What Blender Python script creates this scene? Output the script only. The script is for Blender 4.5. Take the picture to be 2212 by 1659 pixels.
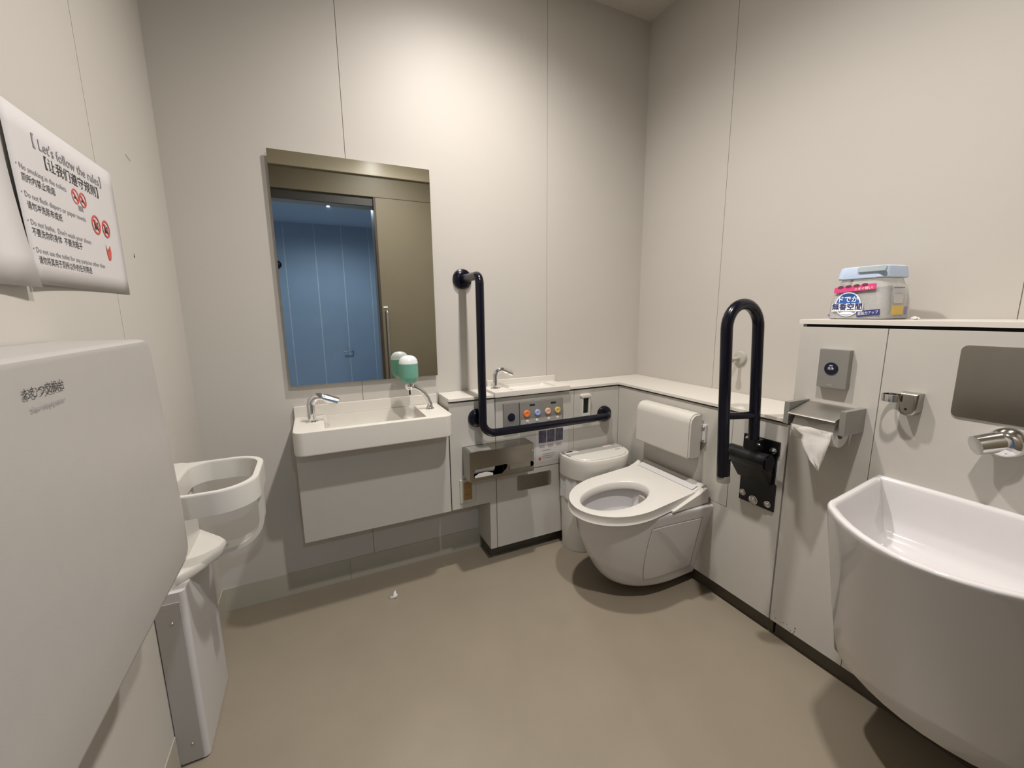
import bpy, bmesh, math, random
from mathutils import Vector, Matrix
random.seed(4)
for o in list(bpy.data.objects): bpy.data.objects.remove(o)
SC = bpy.context.scene
COL = SC.collection
# ------------------------------------------------------------------ camera, world, light, exposure
YAW, PITCH, ROLL, FPX = 0.441105, -0.171611, -0.011425, 898.426
CAM = Vector((0, 0, 1.185))
fw = Vector((math.sin(YAW)*math.cos(PITCH), math.cos(YAW)*math.cos(PITCH), math.sin(PITCH)))
r0 = fw.cross(Vector((0, 0, 1))).normalized(); u0 = r0.cross(fw)
rt = r0*math.cos(ROLL)+u0*math.sin(ROLL); up = -r0*math.sin(ROLL)+u0*math.cos(ROLL)
cd = bpy.data.cameras.new('camera'); cam = bpy.data.objects.new('camera', cd); COL.objects.link(cam)
M = Matrix((rt, up, -fw)).transposed().to_4x4(); M.translation = CAM
cam.matrix_world = M
cd.sensor_fit = 'HORIZONTAL'; cd.sensor_width = 36; cd.lens = FPX/2212*36; cd.clip_start = 0.01
SC.camera = cam
W = bpy.data.worlds.new('world'); SC.world = W; W.use_nodes = True
W.node_tree.nodes['Background'].inputs[0].default_value = (0.9, 0.93, 1, 1)
W.node_tree.nodes['Background'].inputs[1].default_value = 0.0
SC.view_settings.view_transform = 'Standard'; SC.view_settings.look = 'None'
SC.view_settings.gamma = 1; SC.view_settings.use_curve_mapping = False
SC.view_settings.exposure = 0.0
LAMP_W = 104.0            # each ceiling downlight
LAMP_COL = (1.0, 0.952, 0.915)
CORR_W = 62.0
LIGHTS = [(0.64, 1.215), (0.64, 0.38)]
# ------------------------------------------------------------------ room numbers (metres)
XL, XR, YB, YF, ZC = -0.417, 1.684, 1.860, -0.30, 2.632
PX, PY = 1.42, 1.697      # faces of the right-hand and back service panels

# ------------------------------------------------------------------ materials
MATS = {}
def mat(name, col, rough=0.5, metal=0.0, var=0.03, scale=30, bump=0.0, bscale=200, spec=0.5, coat=0.0, trans=0.0, ior=1.45,
        aniso=0.0, emit=None, estr=0.0, stretch=None, sss=0.0, alpha=1.0):
    m = bpy.data.materials.new(name); m.use_nodes = True
    nt = m.node_tree; b = nt.nodes['Principled BSDF']
    tc = nt.nodes.new('ShaderNodeTexCoord'); mp = nt.nodes.new('ShaderNodeMapping')
    nt.links.new(tc.outputs['Object'], mp.inputs[0])
    if stretch: mp.inputs['Scale'].default_value = stretch
    n = nt.nodes.new('ShaderNodeTexNoise'); n.inputs['Scale'].default_value = scale; n.inputs['Detail'].default_value = 3
    nt.links.new(mp.outputs[0], n.inputs['Vector'])
    cr = nt.nodes.new('ShaderNodeValToRGB')
    cr.color_ramp.elements[0].position = .3; cr.color_ramp.elements[1].position = .7
    cr.color_ramp.elements[0].color = [max(0, c*(1-var)) for c in col]+[1]
    cr.color_ramp.elements[1].color = [min(1, c*(1+var)) for c in col]+[1]
    nt.links.new(n.outputs[0], cr.inputs[0]); nt.links.new(cr.outputs[0], b.inputs['Base Color'])
    b.inputs['Roughness'].default_value = rough; b.inputs['Metallic'].default_value = metal
    b.inputs['Specular IOR Level'].default_value = spec; b.inputs['Coat Weight'].default_value = coat
    b.inputs['Coat Roughness'].default_value = .05
    b.inputs['Transmission Weight'].default_value = trans; b.inputs['IOR'].default_value = ior
    b.inputs['Anisotropic'].default_value = aniso; b.inputs['Alpha'].default_value = alpha
    if sss:
        b.inputs['Subsurface Weight'].default_value = sss; b.inputs['Subsurface Radius'].default_value = (.02, .02, .02)
    if emit:
        b.inputs['Emission Color'].default_value = list(emit)+[1]; b.inputs['Emission Strength'].default_value = estr
    if bump:
        n2 = nt.nodes.new('ShaderNodeTexNoise'); n2.inputs['Scale'].default_value = bscale
        nt.links.new(mp.outputs[0], n2.inputs['Vector'])
        bp = nt.nodes.new('ShaderNodeBump'); bp.inputs['Strength'].default_value = bump; bp.inputs['Distance'].default_value = .001
        nt.links.new(n2.outputs[0], bp.inputs['Height']); nt.links.new(bp.outputs[0], b.inputs['Normal'])
    MATS[name] = m
    return m
m_wall = mat('wall_panel_paint', (.500, .471, .426), .55, bump=.06, bscale=320, var=.012, scale=3)
m_ceil = mat('ceiling_paint', (.50, .47, .41), .8, var=.01, bump=.1)
m_joint = mat('dark_joint', (.10, .09, .075), .9)  # dark cabinet body, joint shadows between the panels put into its colour
m_joint2 = mat('panel_joint', (.30, .28, .25), .9)
m_base = mat('baseboard_vinyl', (.40, .37, .30), .55, var=.02, scale=8)
m_panel = mat('white_melamine', (.50, .475, .43), .33, var=.01, bump=.05, bscale=600)
m_kick = mat('brown_kick', (.085, .072, .052), .45)
m_black = mat('black_void', (.012, .012, .012), .7)
m_solid = mat('solid_surface_white', (.64, .605, .545), .28, var=.01)
m_ceramic = mat('white_ceramic', (.625, .605, .60), .07, coat=.5, var=.006)
m_plast = mat('white_plastic', (.62, .595, .545), .25, var=.008)
m_plast2 = mat('grey_white_plastic', (.55, .53, .52), .3, var=.008)
m_plast3 = mat('pad_urethane', (.56, .53, .48), .45, var=.015, scale=12)
m_table = mat('changing_table_plastic', (.39, .365, .34), .38, var=.01, bump=.08, bscale=500)
m_chrome = mat('chrome', (.80, .80, .80), .07, 1.0, var=.01)
m_chrome2 = mat('satin_chrome', (.55, .54, .52), .22, 1.0, var=.02)
m_steel = mat('brushed_steel', (.33, .31, .265), .27, 1.0, var=.05, scale=40, stretch=(1, 1, 12), bump=.05, bscale=120)
m_steel2 = mat('dull_steel', (.42, .40, .36), .42, 1.0, var=.03)
m_silver = mat('silver_paint', (.30, .29, .27), .40, .45, var=.02)
m_navy = mat('navy_coating', (.003, .003, .009), .22, var=.1, spec=.35, coat=.15)
m_blackmet = mat('black_metal', (.004, .004, .005), .34, var=.1)
m_grey = mat('grey_plastic', (.36, .34, .31), .5)
m_greyd = mat('warm_grey_plastic', (.40, .38, .33), .4)
m_print = mat('black_print', (.035, .035, .04), .8)
m_print2 = mat('grey_print', (.22, .21, .23), .8)
m_paper = mat('paper', (.56, .535, .525), .85, var=.015, scale=6, bump=.05, bscale=60)
m_tissue = mat('tissue_paper', (.62, .595, .55), .95, var=.03, bump=.5, bscale=90)
m_red = mat('red_print', (.55, .09, .07), .8)
m_pink = mat('pink_print', (.62, .05, .19), .6)
m_bluep = mat('blue_print', (.035, .12, .40), .6)
m_bluel = mat('light_blue_print', (.25, .45, .78), .6)
m_navyp = mat('navy_print', (.03, .035, .16), .6)
m_button = mat('dark_navy_button', (.006, .007, .022), .3)
m_plate = mat('polished_steel_plate', (.40, .38, .34), .16, 1.0, var=.02)
m_whitep = mat('white_print', (.85, .85, .86), .6)
m_yel = mat('yellow_print', (.68, .48, .12), .6)
m_orange = mat('orange_button', (.80, .20, .04), .4)
m_blueb = mat('blue_button', (.33, .40, .68), .4)
m_tan = mat('tan_button', (.70, .42, .27), .4)
m_yelb = mat('yellow_button', (.66, .45, .12), .4)
m_cap = mat('pale_blue_plastic', (.50, .60, .76), .4)
m_clear = mat('clear_plastic', (.93, .93, .93), .08, trans=.75, ior=1.25)
m_beads = mat('gel_beads', (.62, .60, .55), .3, var=.12, scale=160, trans=.2)
m_soap = mat('green_soap', (.15, .36, .27), .12, var=.02, sss=.2)
m_frost = mat('frosted_plastic', (.80, .84, .82), .3, trans=.25)
m_bag = mat('plastic_bag', (.70, .69, .68), .3, var=.05, trans=.15, bump=.6, bscale=40)
m_glassd = mat('dark_glass', (.02, .02, .015), .08)
m_door = mat('bronze_laminate', (.17, .145, .10), .45, var=.02, scale=5)
m_doorw = mat('bronze_wall', (.30, .262, .19), .34, var=.02, scale=5)
m_bulk_lit = mat('bronze_bulkhead_lit', (.50, .44, .33), .30, var=.01, scale=5)  # wall bronze made lighter, the light on the bulkhead is in the colour
m_dooredge = mat('dark_brown_edge', (.05, .035, .028), .5)
m_track = mat('track_grey', (.045, .042, .04), .5)
m_corr = mat('corridor_panel', (.45, .55, .68), .5, var=.03, scale=4)  # blue of the cool corridor light is mixed into panel, ceiling and floor colours
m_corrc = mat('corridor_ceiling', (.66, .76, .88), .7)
m_corrf = mat('corridor_floor', (.52, .60, .68), .5)  # made pale so it bounces light up to the corridor ceiling
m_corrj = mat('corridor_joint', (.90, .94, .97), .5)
m_lens = mat('lamp_lens', (1, 1, 1), .5, emit=(1, .93, .82), estr=12)
m_lensb = mat('cool_lamp_lens', (1, 1, 1), .5, emit=(.7, .85, 1), estr=1.5)
m_socket = mat('orange_socket', (.30, .17, .06), .5)
m_cream = mat('cream_plastic', (.48, .45, .37), .5)
m_photo = mat('photo_print', (.075, .07, .10), .5, var=.6, scale=40)
m_rubber = mat('grey_rubber', (.32, .30, .26), .6)
m_mirror = mat('mirror_silver', (.80, .82, .78), .015, 1.0, var=.002)
m_stain = mat('dirt_spot', (.20, .18, .14), .8)

def floor_mat():
    m = mat('floor_vinyl', (.262, .222, .165), .38, var=.035, scale=6)
    nt = m.node_tree; b = nt.nodes['Principled BSDF']
    tc = nt.nodes['Texture Coordinate']
    n = nt.nodes.new('ShaderNodeTexNoise'); n.inputs['Scale'].default_value = 420; n.inputs['Detail'].default_value = 2
    nt.links.new(tc.outputs['Object'], n.inputs['Vector'])
    mx = nt.nodes.new('ShaderNodeMixRGB'); mx.blend_type = 'MULTIPLY'; mx.inputs[0].default_value = .10
    src = b.inputs['Base Color'].links[0].from_socket
    nt.links.new(src, mx.inputs[1]); nt.links.new(n.outputs[1], mx.inputs[2]); nt.links.new(mx.outputs[0], b.inputs['Base Color'])
    bp = nt.nodes.new('ShaderNodeBump'); bp.inputs['Strength'].default_value = .12; bp.inputs['Distance'].default_value = .001
    nt.links.new(n.outputs[0], bp.inputs['Height']); nt.links.new(bp.outputs[0], b.inputs['Normal'])
    return m
m_floor = floor_mat()

# ------------------------------------------------------------------ mesh helpers
def V(*a): return Vector(a)
def B(): return bmesh.new()
def tag(o, label=None, cat=None, group=None, kind=None):
    if label: o['label'] = label
    if cat: o['category'] = cat
    if group: o['group'] = group
    if kind: o['kind'] = kind
    return o
ROOTLOC = {}
def thing(name, loc, label=None, cat=None, group=None, kind=None):
    o = bpy.data.objects.new(name, None); COL.objects.link(o); o.location = loc; o.empty_display_size = .05
    ROOTLOC[o] = Vector(loc)
    return tag(o, label, cat, group, kind)
def add(name, bm, m, parent=None, loc=None, sharp=35, smooth=True, label=None, cat=None, group=None, kind=None, m2=None, recalc=True, wn=True):
    """bm is in world metres; becomes one mesh object"""
    if recalc: bmesh.ops.recalc_face_normals(bm, faces=bm.faces[:])
    L = math.radians(sharp)
    for f in bm.faces: f.smooth = smooth
    for e in bm.edges:
        if len(e.link_faces) == 2 and e.calc_face_angle(0) > L: e.smooth = False
    if parent is not None: off = ROOTLOC[parent]
    else:
        if loc is None:
            mn = [min(v.co[i] for v in bm.verts) for i in range(3)]; mx = [max(v.co[i] for v in bm.verts) for i in range(3)]
            loc = ((mn[0]+mx[0])/2, (mn[1]+mx[1])/2, mn[2])
        off = Vector(loc)
    for v in bm.verts: v.co -= off
    me = bpy.data.meshes.new(name); bm.to_mesh(me); bm.free()
    me.materials.append(m)
    if m2: me.materials.append(m2)
    o = bpy.data.objects.new(name, me); COL.objects.link(o)
    if parent is not None: o.parent = parent
    else: o.location = off
    if wn and smooth:
        w = o.modifiers.new('weighted_normals', 'WEIGHTED_NORMAL'); w.keep_sharp = True
    ROOTLOC[o] = off
    return tag(o, label, cat, group, kind)
def box(bm, x0, x1, y0, y1, z0, z1, bev=0.0, seg=2):
    t = bmesh.new()
    bmesh.ops.create_cube(t, size=1)
    for v in t.verts:
        v.co = V(x0+(v.co.x+.5)*(x1-x0), y0+(v.co.y+.5)*(y1-y0), z0+(v.co.z+.5)*(z1-z0))
    if bev: bmesh.ops.bevel(t, geom=t.edges[:], offset=bev, segments=seg, profile=.5, affect='EDGES')
    merge(bm, t); return bm
def merge(bm, t, M=None):
    if M is not None: t.transform(M)
    me = bpy.data.meshes.new('tmp'); t.to_mesh(me); t.free(); bm.from_mesh(me); bpy.data.meshes.remove(me)
def boxm(*a, **k): return box(B(), *a, **k)
def frame(o, x, y, z):
    m = Matrix((Vector(x), Vector(y), Vector(z))).transposed().to_4x4(); m.translation = Vector(o); return m
def FB(x, z, y=PY): return frame((x, y, z), (1, 0, 0), (0, 0, 1), (0, -1, 0))      # on a surface that faces the viewer from the back
def FR(y, z, x=PX): return frame((x, y, z), (0, -1, 0), (0, 0, 1), (-1, 0, 0))     # on the right-hand side
def FL(y, z, x=XL): return frame((x, y, z), (0, 1, 0), (0, 0, 1), (1, 0, 0))       # on the left-hand side
def FT(x, y, z): return Matrix.Translation((x, y, z))                              # flat, facing up
def rr(x0, x1, y0, y1, r=0.0, n=5):
    """rounded rectangle, ccw; r number or (bl, br, tr, tl)"""
    if not isinstance(r, (tuple, list)): r = (r,)*4
    out = []
    for (cx, cy, sx, sy, a0, q) in ((x0, y0, 1, 1, 180, r[0]), (x1, y0, -1, 1, 270, r[1]), (x1, y1, -1, -1, 0, r[2]), (x0, y1, 1, -1, 90, r[3])):
        q = max(q, 1e-4)
        for i in range(n+1):
            a = math.radians(a0+90*i/n)
            out.append((cx+sx*q+q*math.cos(a), cy+sy*q+q*math.sin(a)))
    return out
def circ(r, n=24, cx=0, cy=0, ry=None):
    ry = ry or r
    return [(cx+r*math.cos(2*math.pi*i/n), cy+ry*math.sin(2*math.pi*i/n)) for i in range(n)]
def prism(pts, d, M, bev=0.0, seg=2, z0=0.0):
    """extrude outline pts along local +z from z0 by d, then place with M"""
    bm = B(); vs = [bm.verts.new((p[0], p[1], z0)) for p in pts]
    f = bm.faces.new(vs)
    r = bmesh.ops.extrude_face_region(bm, geom=[f])
    tv = [g for g in r['geom'] if isinstance(g, bmesh.types.BMVert)]
    for v in tv: v.co.z += d
    if bev:
        te = [e for e in bm.edges if all(v in tv for v in e.verts)]
        bmesh.ops.bevel(bm, geom=te, offset=bev, segments=seg, profile=.5, affect='EDGES')
    bm.transform(M); return bm
def holed(outer, holes, d, M):
    bm = B(); es = []
    for lp in [outer]+holes:
        vs = [bm.verts.new((p[0], p[1], 0)) for p in lp]
        for i in range(len(vs)): es.append(bm.edges.new((vs[i], vs[(i+1) % len(vs)])))
    bmesh.ops.triangle_fill(bm, use_beauty=True, edges=es)
    r = bmesh.ops.extrude_face_region(bm, geom=bm.faces[:])
    for g in r['geom']:
        if isinstance(g, bmesh.types.BMVert): g.co.z += d
    bm.transform(M); return bm
def loft(rings, cap0=True, cap1=True, closed=True):
    bm = B(); R = [[bm.verts.new(p) for p in ring] for ring in rings]
    n = len(R[0])
    for a, b in zip(R, R[1:]):
        for i in range(n if closed else n-1):
            j = (i+1) % n
            bm.faces.new((a[i], a[j], b[j], b[i]))
    if cap0: bm.faces.new(R[0][::-1])
    if cap1: bm.faces.new(R[-1])
    return bm
def lathe(prof, M, n=28):
    """prof: list (radius, height) about local z"""
    rings = [[(max(r, 1e-5)*math.cos(2*math.pi*i/n), max(r, 1e-5)*math.sin(2*math.pi*i/n), h) for i in range(n)] for r, h in prof]
    bm = loft(rings); bm.transform(M); return bm
def fillet(pts, rad, seg=8):
    P = [Vector(p) for p in pts]; out = [P[0]]
    for i in range(1, len(P)-1):
        a = (P[i-1]-P[i]); b = (P[i+1]-P[i]); ra = rad[i] if isinstance(rad, (list, tuple)) else rad
        la, lb = a.length, b.length; a.normalize(); b.normalize()
        ang = a.angle(b)
        if abs(ang-math.pi) < 1e-3 or ra <= 0: out.append(P[i]); continue
        t = ra/math.tan(ang/2); t = min(t, la*.95, lb*.95); rad2 = t*math.tan(ang/2)
        c = P[i]+(a+b).normalized()*(rad2/math.sin(ang/2))
        s = P[i]+a*t-c; e = P[i]+b*t-c; w = s.angle(e)
        for k in range(seg+1):
            f = k/seg
            out.append(c+(s*math.sin((1-f)*w)+e*math.sin(f*w))/math.sin(w))
    out.append(P[-1]); return out
def tube(pts, r, n=14, cap=True, flat=None):
    P = [Vector(p) for p in pts]; rings = []
    T0 = (P[1]-P[0]).normalized()
    N = T0.orthogonal().normalized()
    for i, p in enumerate(P):
        T = (P[min(i+1, len(P)-1)]-P[max(i-1, 0)]).normalized()
        N = (N-T*N.dot(T)).normalized(); Bn = T.cross(N)
        ri = r[i] if isinstance(r, (list, tuple)) else r
        rings.append([p+N*ri*math.cos(2*math.pi*k/n)+Bn*ri*math.sin(2*math.pi*k/n) for k in range(n)])
    return loft(rings, cap, cap)
FONT = None
def text(name, s, size, M, m, parent=None, align='CENTER', sx=1.0, lift=.0008, bold=0.0, spacing=1.0, **kw):
    cu = bpy.data.curves.new(name, 'FONT'); cu.body = s; cu.size = size; cu.align_x = align; cu.align_y = 'CENTER'
    cu.resolution_u = 2; cu.offset = bold; cu.space_character = spacing
    o = bpy.data.objects.new(name, cu); COL.objects.link(o)
    dg = bpy.context.evaluated_depsgraph_get(); dg.update()
    me = bpy.data.meshes.new_from_object(o.evaluated_get(dg))
    bm = B(); bm.from_mesh(me); bpy.data.objects.remove(o); bpy.data.curves.remove(cu); bpy.data.meshes.remove(me)
    bm.transform(M @ Matrix.Translation((0, 0, lift)) @ Matrix.Diagonal((sx, 1, 1, 1)))
    return add(name, bm, m, parent, smooth=False, recalc=False, wn=False, **kw)

# ================================================================== THE ROOM
def slab(name, x0, x1, y0, y1, z0, z1, m, **k):
    return add(name, boxm(x0, x1, y0, y1, z0, z1), m, kind='structure', **k)
slab('floor', XL-.1, XR+.1, YF-.12, YB+.1, -.05, 0, m_floor, label='beige speckled vinyl floor of the washroom')
slab('ceiling', XL-.1, XR+.1, YF-.12, YB+.1, ZC, ZC+.05, m_ceil, label='plain off-white ceiling of the washroom')
wb = slab('wall_back', XL-.1, XR+.1, YB+.004, YB+.1, 0, ZC, m_joint2, label='off-white panelled wall behind mirror and basin')
wr = slab('wall_right', XR+.004, XR+.1, YF-.12, YB+.004, 0, ZC, m_joint2, label='off-white panelled wall on the toilet side')
wl = slab('wall_left', XL-.1, XL-.004, YF-.12, YB+.004, 0, ZC, m_joint2, label='off-white panelled wall with notices')
G = .0010
for a, b in ((XL, .1687), (.1687, 1.078), (1.078, XR)):
    add('wall_panel', boxm(a+(G if a > XL else -.004), b-(G if b < XR else -.004), YB, YB+.004, 0.0, ZC), m_wall, wb)
for a, b in ((YF, .433), (.433, 1.348), (1.348, YB)):
    add('wall_panel', boxm(XR, XR+.004, a+G, b-(G if b < YB else 0), 0.0, ZC), m_wall, wr)
for a, b in ((YF, .42), (.42, 1.325), (1.325, YB)):
    add('wall_panel', boxm(XL-.004, XL, a+G, b-(G if b < YB else 0), 0.0, ZC), m_wall, wl)
bb = tag(thing('baseboard_back', (.13, YB, 0)), 'beige baseboard under the mirror wall', kind='structure')
for a, b in ((XL, .062), (.062, .69)):
    add('baseboard_strip', boxm(a+.001, b-.001, YB-.003, YB, 0, .101, bev=.001), m_base, bb)
bl = tag(thing('baseboard_left', (XL, .8, 0)), 'beige baseboard along the notice wall', kind='structure')
for a, b in ((YF, .42), (.42, 1.21), (1.5, YB)):
    add('baseboard_strip', boxm(XL, XL+.003, a+.001, b-.001, 0, .101, bev=.001), m_base, bl)
# wall with the doorway (seen only in the mirror)
DX0, DX1, DZ = -.36, .555, 2.10
wf = tag(thing('wall_front', (.6, YF-.06, 0)), 'bronze-coloured wall around the sliding doorway, seen in the mirror', kind='structure')
add('wall_panel', boxm(XL-.1, DX0, YF-.12, YF, 0, ZC), m_doorw, wf)
add('wall_panel', boxm(DX1, XR+.1, YF-.12, YF, 0, ZC), m_doorw, wf)
add('wall_panel', boxm(DX0, DX1, YF-.12, YF, DZ, ZC), m_doorw, wf)
add('track_cover', boxm(XL, XR, YF, YF+.050, 2.17, 2.335, bev=.002), m_door, wf)
add('bulkhead', boxm(XL, XR, YF, YF+.075, 2.337, ZC), m_bulk_lit, wf)
add('door_track', boxm(XL, XR, YF, YF+.03, 2.10, 2.17), m_track, wf)
dr = tag(thing('door_1', (1.0, YF+.03, 0)), 'bronze sliding door slid open, seen in the mirror', kind='structure')
add('door_leaf', boxm(DX1+.018, 1.50, YF+.018, YF+.058, .012, 2.165, bev=.002), m_door, dr)
add('edge_strip', boxm(DX1, DX1+.018, YF+.016, YF+.060, .012, 2.165), m_dooredge, dr)
hb = add('door_handle', tube(fillet([(.61, YF+.058, 1.205), (.61, YF+.10, 1.205), (.61, YF+.10, .45), (.61, YF+.058, .45)], .02), .0125), m_chrome2, dr)
add('lock_indicator', boxm(.585, .622, YF+.058, YF+.064, 1.232, 1.246, bev=.002), m_whitep, dr)
# corridor behind the doorway
CY = -2.87
slab('floor_corridor', -2.2, 3.0, CY, YF-.12, -.05, 0, m_corrf, label='corridor floor beyond the doorway')
slab('ceiling_corridor', -2.2, 3.0, CY, YF-.12, 2.40, 2.45, m_corrc, label='bluish corridor ceiling seen in the mirror')
cw = slab('wall_corridor', -2.2, 3.0, CY-.08, CY, 0, 2.45, m_corrj, label='blue-lit panelled corridor wall seen in the mirror')
xs = [-2.2, -1.33, -.97, -.62, -.263, .115, .462, .822, 1.18, 1.54, 3.0]
for a, b in zip(xs, xs[1:]):
    add('wall_panel', boxm(a+.005, b-.005, CY, CY+.006, 0, 2.40), m_corr, cw)
add('door_lever', tube(fillet([(.50, CY+.01, .645), (.50, CY+.06, .645), (.38, CY+.06, .645)], .015), .010), m_chrome2, cw)
add('wall_knob', lathe([(0, 0), (.05, 0), (.05, .03), (.03, .05), (0, .055)], frame((-.36, CY+.01, 1.843), (-1, 0, 0), (0, 0, 1), (0, 1, 0))), m_blackmet, cw)
slab('wall_corridor_end', -2.25, -2.2, CY, YF-.12, 0, 2.45, m_corr, label='corridor end wall')
slab('wall_corridor_side', 3.0, 3.05, CY, YF-.12, 0, 2.45, m_corr, label='corridor side wall')
slab('wall_corridor_near', -2.2, XL-.1, YF-.17, YF-.12, 0, 2.45, m_corr, label='corridor wall beside the doorway')
slab('wall_corridor_near_side', XR+.1, 3.0, YF-.17, YF-.12, 0, 2.45, m_corr, label='corridor wall on the hinge side of the doorway')

def downlight(x, y, z, watts, col, label, lens, rad=.038, spot=152, blend=1.0, glow=.05, grp=None):
    t = thing('downlight', (x, y, z), label, 'ceiling light', grp)
    add('trim_ring', lathe([(.062, 0), (.062, -.004), (.052, -.006), (.046, -.003), (.044, 0)], FT(x, y, z)), m_plast, t)
    add('lamp_lens', lathe([(.001, -.0010), (.0435, -.0010), (.0435, -.0004), (.001, -.0004)], FT(x, y, z)), lens, t)
    ld = bpy.data.lights.new('downlight_beam', 'SPOT'); ld.energy = watts; ld.color = col          # the reflector's beam
    ld.shadow_soft_size = rad; ld.spot_size = math.radians(spot); ld.spot_blend = blend
    lo = bpy.data.objects.new('downlight_beam', ld); COL.objects.link(lo); lo.parent = t; lo.location = (0, 0, -.012)
    if not glow: return t
    ld = bpy.data.lights.new('downlight_glow', 'AREA'); ld.shape = 'DISK'; ld.size = .084; ld.energy = watts*glow; ld.color = col   # the diffuser's glow
    lo = bpy.data.objects.new('downlight_glow', ld); COL.objects.link(lo); lo.parent = t; lo.location = (0, 0, -.008)
downlight(*LIGHTS[0], ZC, LAMP_W, LAMP_COL, 'round recessed ceiling downlight nearer the mirror wall', m_lens)
downlight(*LIGHTS[1], ZC, LAMP_W, LAMP_COL, 'round recessed ceiling downlight nearer the doorway', m_lens)
downlight(.26, -1.55, 2.40, CORR_W, (.70, .85, 1), 'cool round downlight in the corridor ceiling, seen in the mirror', m_lensb, spot=170, blend=.6, glow=0)

# ================================================================== SERVICE PANELS AND LEDGES
# back unit
t = thing('panel_cabinet', (.95, 1.78, 0), 'white low cabinet of flat panels below the ledge on the mirror wall', 'cabinet')
body = boxm(.5035, 1.432, PY+.014, YB-.001, .312, .806); box(body, .69, 1.432, PY+.068, YB-.001, .03, .312)
add('carcass', body, m_joint, t)
add('panel', prism([(.498, .307), (.681, .307), (.681, .068), (.7135, .068), (.7135, .799), (.498, .799)], .013, frame((0, PY+.013, 0), (1, 0, 0), (0, 0, 1), (0, -1, 0)), .001), m_panel, t)
add('panel', boxm(.7160, 1.1400, PY, PY+.013, .4365, .799, bev=.001), m_panel, t)
add('panel', boxm(1.1420, PX, PY, PY+.013, .4365, .799, bev=.001), m_panel, t)
add('panel', boxm(.7160, PX, PY, PY+.013, .068, .4325, bev=.001), m_panel, t)
add('side_panel', boxm(.681, .690, PY+.013, YB-.004, .068, .31), m_panel, t)
add('side_panel', boxm(.498, .5035, PY+.013, YB-.001, .307, .806), m_panel, t)
add('bottom_panel', boxm(.5035, .681, PY+.013, YB-.004, .307, .312), m_panel, t)
kp = boxm(.694, PX+.026, 1.747, 1.765, 0, .08); box(kp, .694, .704, 1.765, YB-.004, 0, .08)
add('kick_plate', kp, m_kick, t)
# right unit, low part
t = thing('panel_cabinet', (1.55, 1.25, 0), 'white low cabinet of flat panels behind the toilet', 'cabinet')
body = boxm(PX+.014, XR-.001, .826, 1.709, .072, .806); box(body, 1.461, XR-.001, .826, 1.709, .03, .08)
add('carcass', body, m_joint, t)
FX = frame((PX+.013, 0, 0), (0, -1, 0), (0, 0, 1), (-1, 0, 0))
add('panel', prism([(-a, b) for a, b in ((.828, .799), (.828, .068), (1.6965, .068), (1.6965, .4115), (1.031, .4115), (1.031, .799))], .013, FX, .001), m_panel, t)
add('panel', boxm(PX, PX+.013, 1.033, 1.6965, .4135, .799, bev=.001), m_panel, t)
add('kick_plate', boxm(1.447, 1.46, .824, 1.746, 0, .08), m_kick, t)
# right unit, high part
t = thing('panel_cabinet', (1.55, .26, 0), 'tall white cabinet of flat panels behind the large sink', 'cabinet')
body = boxm(PX+.014, XR-.001, YF+.07, .812, .072, 1.137); box(body, 1.461, XR-.001, YF+.07, .812, .03, .08)
add('carcass', body, m_black, t)
add('panel', boxm(PX, PX+.013, .594, .8225, .068, 1.128, bev=.001), m_panel, t)
add('panel', boxm(PX, PX+.013, YF+.07, .5925, .068, 1.128, bev=.001), m_panel, t)
add('side_panel', boxm(PX+.013, XR-.001, .812, .8225, .08, 1.137), m_panel, t)
add('kick_plate', boxm(1.447, 1.46, YF+.07, .815, 0, .08), m_kick, t)
dirt = B()
for q in ((.803, .086), (.783, .083), (.775, .088), (.764, .09), (.758, .079), (.75, .076), (.736, .094), (.737, .082), (.74, .073), (.81, .108)):
    r = random.uniform(.0014, .003); merge(dirt, prism(circ(r, 7, ry=r*1.3), .0002, FR(q[0], q[1])))
add('dirt_spots', dirt, m_stain, t, kind='stuff')
# ledges
LZ = .819
L = [(.498, YB-.001), (.498, 1.690), (.7075, 1.690), (.7075, 1.847), (1.1085, 1.847), (1.1085, 1.690), (1.413, 1.690), (1.413, .826), (XR-.001, .826), (XR-.001, YB-.001)]
add('counter_ledge', prism(L, .012, FT(0, 0, LZ-.012), .001), m_solid, label='white L-shaped ledge running along both walls at hand height', cat='ledge')
add('counter_ledge', prism([(PX-.004, YF+.07), (XR-.001, YF+.07), (XR-.001, .826), (PX-.004, .826)], .014, FT(0, 0, 1.137), .0015), m_solid,
    label='white shelf board topping the tall cabinet, holding the air freshener', cat='shelf')

# ================================================================== MIRROR
t = thing('wall_mirror', (.2, YB-.01, .90), 'tall frameless wall mirror above the wash basin', 'mirror')
add('backing', boxm(-.092, .487, YB-.016, YB, .913, 1.768), m_grey, t)
add('mirror_glass', boxm(-.100, .495, YB-.020, YB-.0155, .905, 1.777), m_mirror, t, smooth=False)

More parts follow.
